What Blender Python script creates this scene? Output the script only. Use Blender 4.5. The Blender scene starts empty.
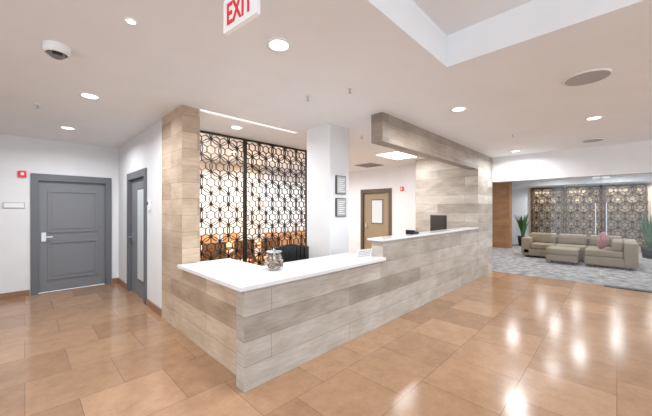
import bpy, bmesh, math, random
from mathutils import Matrix, Vector
random.seed(4)
D=bpy.data
def lin(c):
    return tuple(((v/255)/12.92 if v/255<=.04045 else ((v/255+.055)/1.055)**2.4) for v in c)+(1,)
def mat(name,c,rough=.5,metal=0,spec=.5,emit=None,es=0,alpha=None):
    m=D.materials.new(name);m.use_nodes=True
    p=m.node_tree.nodes['Principled BSDF']
    p.inputs['Base Color'].default_value=lin(c);p.inputs['Roughness'].default_value=rough
    p.inputs['Metallic'].default_value=metal;p.inputs['Specular IOR Level'].default_value=spec
    if es:
        p.inputs['Emission Color'].default_value=lin(emit or c);p.inputs['Emission Strength'].default_value=es
    return m
def noisy(name,c1,c2,scale=20,rough=.6,bump=0,detail=4):
    m=mat(name,c1,rough);nt=m.node_tree;N=nt.nodes;L=nt.links;p=N['Principled BSDF']
    tc=N.new('ShaderNodeTexCoord');n=N.new('ShaderNodeTexNoise');n.inputs['Scale'].default_value=scale;n.inputs['Detail'].default_value=detail
    r=N.new('ShaderNodeValToRGB');r.color_ramp.elements[0].color=lin(c1);r.color_ramp.elements[1].color=lin(c2)
    r.color_ramp.elements[0].position=.35;r.color_ramp.elements[1].position=.65
    L.new(tc.outputs['Object'],n.inputs['Vector']);L.new(n.outputs['Fac'],r.inputs['Fac']);L.new(r.outputs['Color'],p.inputs['Base Color'])
    if bump:
        b=N.new('ShaderNodeBump');b.inputs['Strength'].default_value=bump;b.inputs['Distance'].default_value=.01
        L.new(n.outputs['Fac'],b.inputs['Height']);L.new(b.outputs['Normal'],p.inputs['Normal'])
    return m
def planks(name,c1,c2,w=1.7,h=.205,rough=.5,seam=(112,101,90)):
    m=mat(name,c1,rough);nt=m.node_tree;N=nt.nodes;L=nt.links;p=N['Principled BSDF']
    uv=N.new('ShaderNodeTexCoord')
    b=N.new('ShaderNodeTexBrick');b.offset=.37;b.offset_frequency=2;b.squash=1
    b.inputs['Scale'].default_value=1;b.inputs['Brick Width'].default_value=w;b.inputs['Row Height'].default_value=h
    b.inputs['Mortar Size'].default_value=.0018;b.inputs['Mortar Smooth'].default_value=.3;b.inputs['Bias'].default_value=0
    b.inputs['Color1'].default_value=lin(c1);b.inputs['Color2'].default_value=lin(c2);b.inputs['Mortar'].default_value=lin(seam)
    mp=N.new('ShaderNodeMapping');mp.inputs['Scale'].default_value=(1.6,18,1)
    n=N.new('ShaderNodeTexNoise');n.inputs['Scale'].default_value=2.2;n.inputs['Detail'].default_value=9;n.inputs['Roughness'].default_value=.66;n.inputs['Distortion'].default_value=1.3
    r=N.new('ShaderNodeValToRGB');r.color_ramp.elements[0].color=(.78,.76,.74,1);r.color_ramp.elements[1].color=(1.08,1.08,1.08,1)
    r.color_ramp.elements[0].position=.3;r.color_ramp.elements[1].position=.62
    mp2=N.new('ShaderNodeMapping');mp2.inputs['Scale'].default_value=(1,2,1)
    n2=N.new('ShaderNodeTexNoise');n2.inputs['Scale'].default_value=2.6;n2.inputs['Detail'].default_value=6
    r2=N.new('ShaderNodeValToRGB');r2.color_ramp.elements[0].color=(.86,.83,.79,1);r2.color_ramp.elements[1].color=(1.1,1.11,1.12,1)
    r2.color_ramp.elements[0].position=.35;r2.color_ramp.elements[1].position=.65
    mx=N.new('ShaderNodeMix');mx.data_type='RGBA';mx.blend_type='MULTIPLY';mx.inputs[0].default_value=.8
    my=N.new('ShaderNodeMix');my.data_type='RGBA';my.blend_type='MULTIPLY';my.inputs[0].default_value=1
    L.new(uv.outputs['UV'],b.inputs['Vector']);L.new(uv.outputs['UV'],mp.inputs['Vector']);L.new(mp.outputs['Vector'],n.inputs['Vector'])
    L.new(uv.outputs['UV'],mp2.inputs['Vector']);L.new(mp2.outputs['Vector'],n2.inputs['Vector']);L.new(n2.outputs['Fac'],r2.inputs['Fac'])
    L.new(n.outputs['Fac'],r.inputs['Fac']);L.new(b.outputs['Color'],mx.inputs[6]);L.new(r.outputs['Color'],mx.inputs[7])
    L.new(mx.outputs[2],my.inputs[6]);L.new(r2.outputs['Color'],my.inputs[7])
    L.new(my.outputs[2],p.inputs['Base Color'])
    return m
def tiles(name,c1,c2,grout,w=.61,h=.61,rough=.17):
    m=mat(name,c1,rough,0,.5);nt=m.node_tree;N=nt.nodes;L=nt.links;p=N['Principled BSDF']
    uv=N.new('ShaderNodeTexCoord')
    b=N.new('ShaderNodeTexBrick');b.offset=.5;b.squash=1
    b.inputs['Scale'].default_value=1;b.inputs['Brick Width'].default_value=w;b.inputs['Row Height'].default_value=h
    b.inputs['Mortar Size'].default_value=.0025;b.inputs['Mortar Smooth'].default_value=.2
    b.inputs['Color1'].default_value=lin(c1);b.inputs['Color2'].default_value=lin(c2);b.inputs['Mortar'].default_value=lin(grout)
    n=N.new('ShaderNodeTexNoise');n.inputs['Scale'].default_value=5;n.inputs['Detail'].default_value=12;n.inputs['Roughness'].default_value=.8
    r=N.new('ShaderNodeValToRGB');r.color_ramp.elements[0].color=(.80,.78,.76,1);r.color_ramp.elements[1].color=(1.08,1.08,1.08,1)
    r.color_ramp.elements[0].position=.35;r.color_ramp.elements[1].position=.62
    mx=N.new('ShaderNodeMix');mx.data_type='RGBA';mx.blend_type='MULTIPLY';mx.inputs[0].default_value=1
    L.new(uv.outputs['UV'],b.inputs['Vector']);L.new(uv.outputs['UV'],n.inputs['Vector'])
    L.new(n.outputs['Fac'],r.inputs['Fac']);L.new(b.outputs['Color'],mx.inputs[6]);L.new(r.outputs['Color'],mx.inputs[7])
    L.new(mx.outputs[2],p.inputs['Base Color'])
    return m
WALL=noisy('wall_paint',(226,227,229),(230,231,233),3,.65)
CEIL=noisy('ceiling_paint',(236,238,241),(239,241,244),2,.8)
OAK=planks('whitewashed_oak_planks',(196,189,181),(154,144,134))
OAKW=planks('warm_oak_planks',(208,187,164),(170,149,128))
BEAMW=planks('beam_oak_planks',(174,160,147),(138,126,115),w=2.2,h=.19)
BROWN=planks('brown_wood_panel',(160,116,78),(146,104,70),h=.3)
FLOOR=tiles('polished_limestone_tile',(176,141,111),(153,119,91),(124,97,76))
BASE=noisy('tile_baseboard',(150,112,86),(136,100,78),9,.3)
CARPET=noisy('patterned_carpet',(172,166,163),(116,112,112),6,.95,0,12)
QUARTZ=noisy('white_quartz',(230,232,234),(224,226,228),6,.12)
GRAYD=mat('gray_door_paint',(122,124,129),.45)
GRAYF=mat('gray_frame_paint',(102,105,111),.45)
TAN=mat('tan_door_paint',(150,132,106),.5);BRN=mat('brown_frame',(92,75,58),.5)
METAL=mat('brushed_nickel',(190,190,192),.28,1);BLACK=mat('black_plastic',(22,22,24),.4)
BRONZE=mat('dark_bronze',(46,39,33),.45,.3);WHITE=mat('white_plastic',(236,236,236),.4)
BRONZ2=mat('brown_bronze',(80,62,48),.5,.2)
GREYP=mat('gray_grille',(176,175,176),.6);DKG=mat('dark_gray',(70,70,74),.5);DOME=mat('dome_gray',(120,120,124),.15)
LED=mat('led_lens',(255,252,245),.4,es=5);BANDGLOW=mat('ceiling_band_glow',(255,255,255),.4,es=.4)  # second one glows faintly to paint a lighter band of ceiling
RED=mat('red_enamel',(205,38,48),.4,emit=(205,38,48),es=.35);SIGNW=mat('sign_white',(240,240,240),.4,emit=(240,240,240),es=.15)
SOFA=noisy('sofa_fabric',(150,134,114),(138,122,104),40,.9,.2);PINK=noisy('pillow_pink',(166,118,120),(150,98,104),40,.9)
LEAF=noisy('leaf_green',(46,86,42),(80,118,62),12,.5);SOIL=mat('soil',(50,38,28),.9)
TWOOD=planks('table_wood',(206,150,98),(186,130,80),h=.12);ORANGE=noisy('orange_leather',(200,138,84),(182,120,70),18,.5)
def glassm(name,tint=(235,240,240),g=.1):
    m=D.materials.new(name);m.use_nodes=True;nt=m.node_tree;N=nt.nodes;L=nt.links
    N.remove(N['Principled BSDF']);o=N['Material Output']
    t=N.new('ShaderNodeBsdfTransparent');t.inputs[0].default_value=lin(tint);gl=N.new('ShaderNodeBsdfGlossy');gl.inputs['Roughness'].default_value=.02
    mx=N.new('ShaderNodeMixShader');mx.inputs[0].default_value=g
    L.new(t.outputs[0],mx.inputs[1]);L.new(gl.outputs[0],mx.inputs[2]);L.new(mx.outputs[0],o.inputs[0]);return m
GLASS=glassm('clear_glass',(250,252,252),.03);FROST=mat('frosted_glass',(205,212,214),.35)

class B:
    def __init__(s,name,mats):
        s.name=name;s.mats=mats if isinstance(mats,list) else [mats];s.bm=bmesh.new()
    def _app(s,t,m,M=None,smooth=False):
        if M is not None: bmesh.ops.transform(t,matrix=M,verts=t.verts)
        for f in t.faces: f.material_index=m; f.smooth=smooth
        me=D.meshes.new('t');t.to_mesh(me);t.free();s.bm.from_mesh(me);D.meshes.remove(me)
    def box(s,x0,x1,y0,y1,z0,z1,m=0,M=None,bev=0):
        t=bmesh.new();bmesh.ops.create_cube(t,size=1)
        T=Matrix.Translation(((x0+x1)/2,(y0+y1)/2,(z0+z1)/2))@Matrix.Diagonal((abs(x1-x0),abs(y1-y0),abs(z1-z0),1))
        bmesh.ops.transform(t,matrix=T,verts=t.verts)
        if bev: bmesh.ops.bevel(t,geom=t.edges[:],offset=bev,segments=4,profile=.6,affect='EDGES')
        s._app(t,m,M,bool(bev));return s
    def cyl(s,x,y,z0,z1,r,m=0,r2=None,seg=32,M=None):
        t=bmesh.new();bmesh.ops.create_cone(t,cap_ends=True,segments=seg,radius1=r,radius2=r if r2 is None else r2,depth=z1-z0)
        bmesh.ops.translate(t,vec=(x,y,(z0+z1)/2),verts=t.verts);s._app(t,m,M);return s
    def sph(s,x,y,z,r,m=0,sc=(1,1,1),seg=20,M=None):
        t=bmesh.new();bmesh.ops.create_uvsphere(t,u_segments=seg,v_segments=seg//2,radius=r)
        bmesh.ops.transform(t,matrix=Matrix.Translation((x,y,z))@Matrix.Diagonal((*sc,1)),verts=t.verts);s._app(t,m,M,True);return s
    def lathe(s,prof,m=0,seg=40,M=None):
        t=bmesh.new();rings=[]
        for r,z in prof:
            rings.append([t.verts.new((r*math.cos(2*math.pi*i/seg),r*math.sin(2*math.pi*i/seg),z)) for i in range(seg)])
        for a,b in zip(rings,rings[1:]):
            for i in range(seg):
                t.faces.new((a[i],a[(i+1)%seg],b[(i+1)%seg],b[i]))
        s._app(t,m,M,True);return s
    def tube(s,p,q,r,m=0,seg=10):
        p=Vector(p);q=Vector(q);v=q-p;t=bmesh.new()
        bmesh.ops.create_cone(t,cap_ends=True,segments=seg,radius1=r,radius2=r,depth=v.length)
        M=Matrix.Translation((p+q)/2)@v.to_track_quat('Z','Y').to_matrix().to_4x4();s._app(t,m,M);return s
    def done(s,loc=(0,0,0),rz=0,parent=None,bevel=0):
        bm=s.bm;bm.normal_update();uv=bm.loops.layers.uv.new('UVMap')
        for f in bm.faces:
            n=f.normal;a=max(range(3),key=lambda i:abs(n[i]))
            for l in f.loops:
                c=l.vert.co
                l[uv].uv=(c.y+.31,c.z) if a==0 else ((c.x+.17,c.z) if a==1 else (c.x,c.y))
        me=D.meshes.new(s.name);bm.to_mesh(me);bm.free()
        for m in s.mats: me.materials.append(m)
        o=D.objects.new(s.name,me);bpy.context.scene.collection.objects.link(o)
        o.location=loc;o.rotation_euler=(0,0,rz)
        if bevel:
            b=o.modifiers.new('bevel','BEVEL');b.width=bevel;b.segments=3;b.limit_method='ANGLE'
        if parent: o.parent=parent
        return o
def empty(name,loc=(0,0,0),rz=0):
    e=D.objects.new(name,None);bpy.context.scene.collection.objects.link(e);e.location=loc;e.rotation_euler=(0,0,rz);return e
H=2.78
# ---------------- shell
B('floor',FLOOR).box(-4,8.05,-6,7.6,-.1,0).done()
B('floor_lounge_carpet',CARPET).box(8.05,16,-6,7.6,-.1,.004).done()
c=B('ceiling',CEIL)
c.box(-4,16,1.085,7.6,H,3.3);c.box(2.65,16,-6,1.085,H,3.3);c.box(-4,2.65,-6,1.085,3.06,3.3);c.done()
def wall(name,axis,p0,p1,a0,a1,z0,z1,ops=[],m=WALL):
    b=B(name,m);cur=a0
    def bx(u0,u1,w0,w1):
        if u1-u0<1e-4: return
        if axis=='y': b.box(u0,u1,p0,p1,w0,w1)
        else: b.box(p0,p1,u0,u1,w0,w1)
    for o0,o1,oz in sorted(ops):
        bx(cur,o0,z0,z1);bx(o0,o1,oz,z1);cur=o1
    bx(cur,a1,z0,z1);return b.done()
wall('wall_back','y',7.37,7.55,-3.2,7.63,0,H,[(.15,1.16,2.05)])
wall('wall_hall','x',1.36,1.52,4.53,7.37,0,H,[(5.40,6.46,2.07)])
wall('wall_office','x',7.63,7.8,3.67,7.37,0,H,[(4.84,5.83,2.05)])
wall('wall_left','x',-3.2,-3.05,2.5,7.37,0,H)
wall('wall_meeting_room','y',7.34,7.369,1.53,4.85,0,H,m=noisy('beige_paint',(214,202,186),(220,208,192),2,.7))
wall('wall_lounge_header','x',8.05,8.35,-6,2.2,0,H,[(-3,2.2,2.19)])
wall('wall_lounge_left','y',4.2,4.35,7.8,15.2,0,H)
wall('wall_lounge_back','x',15.25,15.4,-6,4.35,0,H)
B('wall_lounge_soffit',WALL).box(14.2,15.25,-6,4.2,2.45,H).done()
# baseboards
b=B('baseboard_back',BASE);b.box(-3.05,.06,7.35,7.37,0,.1);b.box(1.25,1.36,7.35,7.37,0,.1);b.done()
b=B('baseboard_hall',BASE);b.box(1.34,1.36,4.53,5.31,0,.1);b.box(1.34,1.36,6.55,7.35,0,.1);b.done()
# wood architecture
B('wall_oak_pillar',OAKW).box(1.34,1.556,3.77,4.53,0,H).done()
B('wall_oak_end',[OAK]).box(7.0,8.05,2.18,3.67,0,H).done()
B('trim_oak_beam',[BEAMW]).box(3.27,7.0,2.18,2.36,2.40,H).done()
B('wall_column',WALL).box(3.15,3.575,3.01,3.52,0,H).done()
B('trim_ceiling_glow_band',BANDGLOW).box(1.556,3.15,3.77,3.82,H-.012,H+.001).done()  # no lamp: brighter ceiling band painted as a faintly glowing strip
# ---------------- reception desk
desk=empty('reception_desk')
B('front_panel',OAK).box(1.26,6.99,2.18,2.31,0,.845).done(parent=desk)
B('raised_panel',OAK).box(3.28,6.99,2.18,2.36,.846,1.09).done(parent=desk)
B('end_panel',OAKW).box(1.34,1.5,2.31,3.765,0,.80).done(parent=desk)
B('front_countertop',QUARTZ).box(1.2,3.28,2.13,2.78,.846,.885).done(parent=desk,bevel=.004)
B('end_countertop',QUARTZ).box(1.28,1.95,2.79,3.765,.805,.845).done(parent=desk,bevel=.004)
B('corner_countertop',QUARTZ).box(1.28,1.95,2.315,2.789,.805,.845).done(parent=desk,bevel=.004)
B('raised_countertop',QUARTZ).box(3.25,6.99,2.16,2.41,1.09,1.12).done(parent=desk,bevel=.004)
B('work_surface',QUARTZ).box(3.3,6.99,2.37,3.0,.72,.75).done(parent=desk)
b=B('support_legs',OAK)
for x in (3.3,4.8,6.9): b.box(x,x+.05,2.4,2.95,0,.72)
b.box(1.85,1.9,2.85,3.7,0,.8);b.box(1.55,3.2,2.7,2.74,0,.84)
b.done(parent=desk)
# ---------------- doors
def door(name,axis,plane,a0,a1,h,mf,md,hinge,side,lite=None,panels=True,handle=True):
    e=empty(name)
    def T(b,u0,u1,v0,v1,w0,w1,m=0,bev=0):
        if axis=='y': b.box(u0,u1,plane+v0,plane+v1,w0,w1,m,bev=bev)
        else: b.box(plane+v0,plane+v1,u0,u1,w0,w1,m,bev=bev)
    f=B('frame',mf)
    T(f,a0-.08,a0+.02,-.025,.12,0,h+.1);T(f,a1-.02,a1+.08,-.025,.12,0,h+.1);T(f,a0+.02,a1-.02,-.025,.12,h-.02,h+.1)
    f.done(parent=e)
    l=B('leaf',[md,mf,FROST]);T(l,a0+.022,a1-.022,.04,.085,.01,h-.022)
    if panels:
        for z0,z1 in ((.22,.92),(1.08,1.86)):
            for (p,q,r,t) in ((a0+.14,a1-.14,z0,z0+.03),(a0+.14,a1-.14,z1-.03,z1),(a0+.14,a0+.17,z0+.03,z1-.03),(a1-.17,a1-.14,z0+.03,z1-.03)):
                T(l,p,q,.022,.045,r,t)
            T(l,a0+.21,a1-.21,.03,.045,z0+.07,z1-.07)
    if lite:
        p,q,r,t=lite;T(l,p-.03,q+.03,.03,.045,r-.03,t+.03,1);T(l,p,q,.026,.046,r,t,2)
    l.done(parent=e)
    if handle:
        hb=B('lever_handle',METAL);u=a0+.09 if side<0 else a1-.09
        T(hb,u-.03,u+.03,.028,.04,.93,1.09);T(hb,u-.01,u+.01,-.03,.03,1.0,1.02)
        T(hb,min(u,u-side*.12),max(u,u-side*.12),-.035,-.02,1.0,1.022);hb.done(parent=e)
    return e
door('door_1','y',7.37,.15,1.16,2.05,GRAYF,GRAYD,0,-1)
door('door_2','x',1.36,5.40,6.46,2.07,GRAYF,GRAYD,0,1,lite=(5.62,6.0,.3,1.85),panels=False)
door('door_3','x',7.63,4.84,5.83,2.05,BRN,TAN,0,1,lite=(5.12,5.5,1.1,1.8),panels=False)
# ---------------- lattice
def lattice(name,axis,plane,a0,a1,z0,z1,n,mt,th=.02,w=.014,frame=.03,RR=.57):
    b=B(name,[mt]);s=(a1-a0)/n;rh=s*math.sqrt(3)/2;bm=b.bm
    def seg(p,q):
        for (u,v) in (p,q):
            if u<a0-.001 or u>a1+.001 or v<z0-.001 or v>z1+.001: return
        du,dv=q[0]-p[0],q[1]-p[1];L=math.hypot(du,dv)
        if L<1e-5:return
        du/=L;dv/=L;nx,nz=-dv*w/2,du*w/2;e=w*.15
        c=[(p[0]-du*e+nx,p[1]-dv*e+nz),(p[0]-du*e-nx,p[1]-dv*e-nz),(q[0]+du*e-nx,q[1]+dv*e-nz),(q[0]+du*e+nx,q[1]+dv*e+nz)]
        vs=[]
        for d in (plane,plane+th):
            vs.append([bm.verts.new((u,d,v) if axis=='y' else (d,u,v)) for u,v in c])
        A,C=vs
        bm.faces.new(A);bm.faces.new(C[::-1])
        for i in range(4): bm.faces.new((A[i],C[i],C[(i+1)%4],A[(i+1)%4]))
    R=s*RR
    rows=int((z1-z0)/rh)+3
    for j in range(-1,rows):
        for i in range(-1,n+2):
            cx=a0+(i+(.5 if j%2==0 else 0))*s;cz=z0+(j+.25)*rh
            K=24
            P=[(cx+R*math.cos(2*math.pi*k/K),cz+R*math.sin(2*math.pi*k/K)) for k in range(K)]
            for k in range(K): seg(P[k],P[(k+1)%K])
            r2=s*.25
            Q=[(cx+r2*math.cos(math.pi/6+k*math.pi/3),cz+r2*math.sin(math.pi/6+k*math.pi/3)) for k in range(6)]
            for k in range(6):
                seg(Q[k],Q[(k+1)%6])
                seg(Q[k],(cx+R*math.cos(math.pi/6+k*math.pi/3),cz+R*math.sin(math.pi/6+k*math.pi/3)))
    def fb(u0,u1,w0,w1):
        if axis=='y': b.box(u0,u1,plane-.01,plane+th+.01,w0,w1)
        else: b.box(plane-.01,plane+th+.01,u0,u1,w0,w1)
    fb(a0,a0+frame,z0,z1);fb(a1-frame,a1,z0,z1);fb(a0+frame,a1-frame,z0,z0+frame);fb(a0+frame,a1-frame,z1-frame,z1)
    bmesh.ops.recalc_face_normals(bm,faces=bm.faces)
    return b.done()
lattice('decorative_lattice_screen','y',4.76,1.53,2.77,0.01,2.775,4,BRONZE,w=.013)
lattice('decorative_lattice_screen','y',4.76,2.775,4.26,0.01,2.775,5,BRONZE,w=.013)
B('wall_lounge_feature',mat('tan_feature_wall',(204,180,156),.8)).box(15.2,15.248,-.85,2.7,.02,2.45).done()
for k in range(3):
    a=-.76+k*1.13
    lattice('decorative_wall_lattice','x',15.14,a,a+1.1,.25,2.42,3,BRONZ2,w=.024,frame=.045)
# ---------------- ceiling fixtures
def cpos(px,py,z=H):
    d=(z-1.5)*296/(210-py);u=(px-326)/296
    return (.713+.701*u)*d,(.701-.713*u)*d
def downlight(x,y,r=.08,p=26,z=H):
    b=B('recessed_downlight',[WHITE,LED]);b.lathe([(r*1.25,z-.001),(r*1.22,z-.01),(r,z-.008),(r*.9,z-.003)],0);b.cyl(0,0,z-.004,z-.001,r*.92,1)
    o=b.done(loc=(x,y,0))
    l=D.lights.new('downlight_lamp','AREA');l.shape='DISK';l.size=.3;l.energy=p;l.color=(.95,.975,1);l.spread=math.radians(165)
    lo=D.objects.new('downlight_lamp',l);bpy.context.scene.collection.objects.link(lo);lo.location=(0,0,z-.03);lo.parent=o
for px,py in ((279,45),(90,96),(68,128),(459,109),(594,118),(516,151)):
    x,y=cpos(px,py);downlight(x,y,p=28)
x,y=cpos(131,21);downlight(x,y,.03,8)
for x,y,p in ((-1.2,2.2,26),(2.2,6.0,75),(3.2,6.0,75),(4.4,6.4,60),(6.2,6.0,34),(2.3,4.2,30),(5,-2,26)): downlight(x,y,p=p)  # those behind the lattice screen are unseen extras, added to brighten that room
for x,y in ((9.6,1.2),(9.6,-1),(11.5,2.5),(11.5,.8),(11.5,-1.2),(13.4,1.6),(13.4,0),(10.2,3.2)): downlight(x,y,.07,20)
for y in (2.2,1.1,0,-.9): downlight(14.75,y,.05,14,2.45)
for px,py,r in ((587,77,.18),(593,140,.16)):
    x,y=cpos(px,py);b=B('ceiling_speaker',[GREYP,WHITE]);b.cyl(0,0,H-.012,H-.002,r*.93);b.lathe([(r,H-.001),(r,H-.014),(r*.92,H-.014)],1)
    b.done(loc=(x,y,0))
for px,py in ((308,96),(350,88),(38,104),(513,134),(362,136)):
    x,y=cpos(px,py);b=B('fire_sprinkler',[WHITE,METAL]);b.cyl(0,0,H-.012,H-.001,.035);b.cyl(0,0,H-.05,H-.012,.008,1);b.cyl(0,0,H-.054,H-.05,.018,1);b.done(loc=(x,y,0))
x,y=cpos(57,46);b=B('security_dome_camera',[WHITE,DOME,BLACK])
b.cyl(0,0,H-.03,H-.001,.085);b.lathe([(.085,H-.03),(.08,H-.055),(.065,H-.065)],0);b.sph(0,0,H-.055,.058,1,(1,1,.8));b.box(-.03,.03,-.06,-.04,H-.085,H-.065,2);b.done(loc=(x,y,0))
b=B('ceiling_troffer_light',[WHITE,LED]);b.box(-.46,.46,-.3,.3,H-.02,H-.001);b.box(-.43,.43,-.27,.27,H-.024,H-.02,1)
x,y=cpos(397,155);o=b.done(loc=(x,y,0))
l=D.lights.new('troffer_lamp','AREA');l.shape='RECTANGLE';l.size=.85;l.size_y=.5;l.energy=34;l.color=(.95,.98,1)
lo=D.objects.new('troffer_lamp',l);bpy.context.scene.collection.objects.link(lo);lo.location=(0,0,H-.05);lo.parent=o
x,y=cpos(369,165);b=B('ceiling_air_diffuser',[GREYP,DKG]);b.box(-.3,.3,-.3,.3,H-.015,H-.001)
for k in range(4):
    r=.27-k*.065
    for (p,q,s_,t) in ((-r,r,-r,-r+.015),(-r,r,r-.015,r),(-r,-r+.015,-r+.015,r-.015),(r-.015,r,-r+.015,r-.015)): b.box(p,q,s_,t,H-.02,H-.0152,1)
b.done(loc=(x,y,0))
# exit sign
e=empty('exit_sign',(.81,1.433,0),math.atan2(-.28,.03))
b=B('sign_body',[SIGNW,METAL]);b.box(-.145,.145,-.012,.012,2.49,2.67,0);b.box(-.03,.03,-.008,.008,2.67,H,1);b.done(parent=e)
t=D.curves.new('exit_text','FONT');t.body='EXIT';t.size=.19;t.extrude=.002;t.offset=.003;t.align_x='CENTER';t.align_y='CENTER'
t.materials.append(RED);o=D.objects.new('exit_letters',t);bpy.context.scene.collection.objects.link(o)
o.parent=e;o.location=(0,-.014,2.572);o.rotation_euler=(math.pi/2,0,0);o.scale=(.58,.86,1)
# ---------------- wall devices
b=B('fire_alarm_strobe',[RED,WHITE]);b.box(-.08,.02,7.33,7.369,2.07,2.18);b.box(-.05,-.01,7.315,7.33,2.1,2.15,1);b.done(bevel=.004)
b=B('fire_alarm_strobe',[RED,WHITE]);b.box(7.59,7.629,4.36,4.46,2.05,2.17);b.box(7.575,7.59,4.39,4.43,2.08,2.14,1);b.done(bevel=.004)
b=B('wall_notice_plate',[GREYP,WHITE]);b.box(-.26,-.0,7.355,7.369,1.53,1.63);b.box(-.25,-.01,7.352,7.355,1.54,1.62,1);b.done()
b=B('card_reader',[WHITE,DKG]);b.box(1.33,1.359,5.12,5.2,1.5,1.64);b.box(1.326,1.33,5.135,5.185,1.58,1.625,1);b.done(bevel=.004)
b=B('light_switch',[WHITE]);b.box(7.615,7.629,4.2,4.28,1.15,1.27);b.box(7.607,7.615,4.225,4.255,1.18,1.24);b.done()
for z in (1.54,1.88):
    b=B('framed_notice',[DKG,WHITE,GREYP]);x0,x1=3.26,3.48;z0=z-.14;z1=z+.14
    b.box(x0,x1,2.985,3.011,z0,z1,0);b.box(x0+.012,x1-.012,2.98,2.985,z0+.012,z1-.012,2)
    for k in range(7): b.box(x0+.035,x1-.035-.02*(k%3),2.978,2.98,z1-.06-k*.03,z1-.05-k*.03,1)
    b.done()
# ---------------- things on desk
jar=empty('candy_jar',(1.80,2.52,.886))
b=B('glass_bowl',GLASS);b.lathe([(.0,.002),(.06,.002),(.095,.03),(.108,.08),(.102,.13),(.08,.165),(.075,.18)]);b.done(parent=jar)
b=B('lid',[METAL]);b.cyl(0,0,.18,.19,.08);b.sph(0,0,.2,.016);b.done(parent=jar)
cols=[mat('wrap_%d'%i,c_,.3) for i,c_ in enumerate([(205,200,194),(160,154,148),(150,112,98),(124,120,118),(190,172,150)])]
b=B('wrapped_candies',cols)
for i in range(260):
    z=random.uniform(.015,.17);rm=.09 if z<.13 else .07
    if z<.04: rm=.065
    a=random.uniform(0,6.28);r=rm*math.sqrt(random.random())
    b.sph(r*math.cos(a),r*math.sin(a),z,.014,random.randrange(5),(1,.8,.8),8)
b.done(parent=jar)
b=B('countertop_card_holder',[GLASS,WHITE,GREYP])
b.box(-.13,.13,-.03,.03,0,.006,1)
R=Matrix.Rotation(.25,4,'X')
b.box(-.13,.13,0,.004,.004,.12,1,M=R)
for k in range(4): b.box(-.11,.11,-.0012,0,.025+k*.022,.034+k*.022,2,M=R)
b.done(loc=(3.02,2.3,.887),rz=-.15)
def monitor(x,y,rz,z=.752):
    e=empty('computer_monitor',(x,y,z),rz)
    b=B('monitor_body',[BLACK,BLACK]);b.box(-.27,.27,-.02,.02,.26,.64,0,bev=.008);b.box(-.25,.25,.0202,.022,.28,.62,1);b.box(-.08,.08,-.05,-.02,.34,.5,0,bev=.01)
    b.box(-.03,.03,-.04,-.02,.01,.38);b.box(-.12,.12,-.1,.08,0,.012,0);b.done(parent=e)
monitor(6.14,2.70,1.0)
e=empty('desk_phone',(4.3,2.31,1.121),0)
b=B('phone_body',[BLACK,DKG]);b.box(-.09,.09,-.07,.07,0,.035,0,bev=.008);b.box(-.085,-.04,-.075,.075,.035,.065,0,bev=.01)
b.box(-.01,.07,-.04,.05,.035,.042,1);b.done(parent=e)
def office_chair(x,y,rz):
    e=empty('office_chair',(x,y,0),rz)
    b=B('seat',BLACK);b.box(-.25,.25,-.24,.25,.44,.53,0,bev=.035);b.done(parent=e)
    b=B('backrest',[BLACK])
    for k in range(-4,5):
        b.box(k*.055-.03,k*.055+.03,-.30+abs(k)**2*.006,-.26+abs(k)**2*.006,.6,1.0-abs(k)*.008,0,bev=.012)
    b.box(-.04,.04,-.31,-.28,.42,.7);b.done(parent=e)
    b=B('armrests',BLACK)
    for s_ in (-1,1):
        b.box(s_*.3-.03,s_*.3+.03,-.15,.12,.68,.71,0,bev=.01);b.box(s_*.3-.015,s_*.3+.015,-.05,-.01,.47,.69);b.box(min(s_*.3,s_*.2),max(s_*.3,s_*.2),-.05,-.01,.46,.48)
    b.done(parent=e)
    b=B('base',[BLACK,METAL]);b.cyl(0,0,.1,.45,.03,1)
    for k in range(5):
        a=k*2*math.pi/5;b.tube((0,0,.12),(.3*math.cos(a),.3*math.sin(a),.08),.02);b.sph(.3*math.cos(a),.3*math.sin(a),.031,.03)
    b.done(parent=e)
office_chair(2.62,3.2,math.radians(150))
# ---------------- room behind screen
e=empty('dining_table',(3.0,6.0,0))
b=B('table_top',TWOOD);b.box(-.95,.95,-.45,.45,.71,.76);b.done(parent=e,bevel=.006)
b=B('table_legs',TWOOD)
for sx in (-.87,.87):
    for sy in (-.37,.37): b.box(sx-.035,sx+.035,sy-.035,sy+.035,0,.71)
b.done(parent=e)
def wchair(x,y,rz):
    e=empty('dining_chair',(x,y,0),rz)
    b=B('frame',TWOOD)
    for sx in (-.2,.2):
        b.box(sx-.02,sx+.02,.16,.2,0,.44);b.box(sx-.02,sx+.02,-.22,-.18,0,.92)
    b.box(-.18,.18,-.215,-.185,.84,.92);b.box(-.2,.2,-.2,.18,.4,.44);b.done(parent=e)
    b=B('cushions',ORANGE);b.box(-.21,.21,-.17,.21,.441,.5,0,bev=.02);b.box(-.178,.178,-.225,-.175,.55,.84,0,bev=.015);b.done(parent=e)
for x in (2.4,3.0,3.6): wchair(x,5.38,0);wchair(x,6.62,math.pi)
b=B('sideboard_cabinet',[TWOOD,BRONZE]);b.box(4.9,6.6,6.9,7.34,.08,.85)
for k in range(3): b.box(4.94+k*.56,5.44+k*.56,6.885,6.9,.12,.81,0);b.box(5.38+k*.56,5.4+k*.56,6.87,6.885,.42,.55,1)
for x in (4.95,6.5): b.box(x,x+.05,6.95,7.3,0,.08,1)
b.done()
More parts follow.
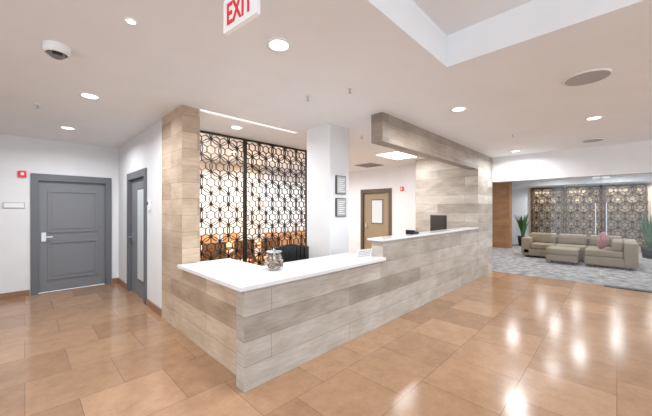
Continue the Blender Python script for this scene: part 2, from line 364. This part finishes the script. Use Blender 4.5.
# ---------------- lounge
s=empty('sectional_sofa')
b=B('sofa_base',SOFA);b.box(11.2,12.15,-.35,2.15,.06,.28,0,bev=.03);b.box(10.45,11.25,-.35,.62,.06,.28,0,bev=.03);b.done(parent=s)
b=B('seat_cushions',SOFA)
b.box(11.2,11.9,-.1,.62,.28,.45,0,bev=.05);b.box(11.2,11.9,.63,1.35,.28,.45,0,bev=.05);b.box(11.2,11.9,1.36,1.95,.28,.45,0,bev=.05);b.box(10.46,11.19,-.12,.62,.28,.45,0,bev=.05);b.done(parent=s)
b=B('backrest_cushions',SOFA);b.box(11.88,12.15,-.35,2.15,.28,.66,0,bev=.05)
for y in (-.1,.63,1.36): b.box(11.68,11.92,y,y+.68,.45,.76,0,bev=.07)
b.box(10.5,11.6,-.12,.1,.45,.7,0,bev=.07)
b.done(parent=s)
b=B('armrests',SOFA);b.box(10.44,12.1,-.38,-.12,.1,.68,0,bev=.05);b.box(11.2,12.1,1.95,2.2,.1,.62,0,bev=.05);b.done(parent=s)
b=B('feet',BLACK)
for x,y in ((10.55,-.25),(10.55,.5),(12.05,-.25),(12.05,2.05),(11.3,2.05)): b.box(x-.03,x+.03,y-.03,y+.03,.005,.08)
b.done(parent=s)
b=B('throw_pillow',PINK);b.sph(0,0,0,.23,0,(1,.32,1),24,M=Matrix.Rotation(.2,4,'X'));b.done(loc=(10.95,.28,.68),rz=.5)
s=empty('ottoman')
b=B('ottoman_cushion',SOFA);b.box(10.35,11.1,.75,1.44,.08,.26,0,bev=.03);b.box(10.34,11.11,.74,1.45,.26,.43,0,bev=.05);b.done(parent=s)
b=B('ottoman_feet',BLACK)
for x in (10.5,11.0):
    for y in (.85,1.32): b.box(x-.03,x+.03,y-.03,y+.03,.005,.09)
b.done(parent=s)
def plant(x,y,h=1.35,n=34):
    e=empty('potted_plant',(x,y,.005))
    b=B('pot',[BLACK,SOIL]);b.lathe([(0,0),(.15,0),(.2,.4),(.18,.4),(.17,.36)],0);b.cyl(0,0,.33,.36,.172,1);b.done(parent=e)
    b=B('leaves',LEAF);bm=b.bm
    for i in range(n):
        a=random.uniform(0,6.28);L=random.uniform(.55,1)*(h-.36);lean=random.uniform(.05,.35);w=random.uniform(.03,.05)
        prev=None
        for k in range(7):
            t=k/6;r=.05+lean*t*t;z=.36+L*(t-.12*lean*t*t)
            ww=w*math.sin(math.pi*(.12+.86*t))+.002
            cx,cy=r*math.cos(a),r*math.sin(a);px,py=-math.sin(a)*ww,math.cos(a)*ww
            cur=(bm.verts.new((cx-px,cy-py,z)),bm.verts.new((cx+px,cy+py,z)))
            if prev: bm.faces.new((prev[0],prev[1],cur[1],cur[0]))
            prev=cur
    b.done(parent=e)
plant(14.6,2.8,1.45);plant(13.6,-.72,1.45)
B('wall_lounge_wood_pier',BROWN).box(13.2,13.6,2.98,4.2,.005,H).done()
g=empty('glass_entry_door')
b=B('glass_panes',GLASS);b.box(8.19,8.2,.24,1.24,.02,2.17);b.box(8.19,8.2,-.78,.22,.02,2.17);b.done(parent=g)
b=B('pull_handles',METAL)
for y in (.31,.15):
    b.tube((8.14,y,1.0),(8.14,y,1.65),.009)
    for z in (1.08,1.57): b.tube((8.14,y,z),(8.19,y,z),.007)
b.box(8.17,8.22,.24,.36,2.14,2.188);b.box(8.17,8.22,.1,.22,2.14,2.188);b.done(parent=g)
B('door_threshold_mat',BLACK).box(7.95,8.12,-1.6,.18,.001,.012).done()
# ---------------- world, camera
w=D.worlds.new('world');bpy.context.scene.world=w;w.use_nodes=True
w.node_tree.nodes['Background'].inputs[0].default_value=(.84,.92,1,1);w.node_tree.nodes['Background'].inputs[1].default_value=2.55
cam=D.cameras.new('camera');cam.sensor_width=36;cam.lens=296/652*36;cam.shift_y=2/652;cam.clip_start=.02
co=D.objects.new('camera',cam);bpy.context.scene.collection.objects.link(co);co.location=(0,0,1.5);co.rotation_euler=(math.pi/2,0,math.radians(-45.5))
bpy.context.scene.camera=co
bpy.context.scene.view_settings.view_transform='Standard'
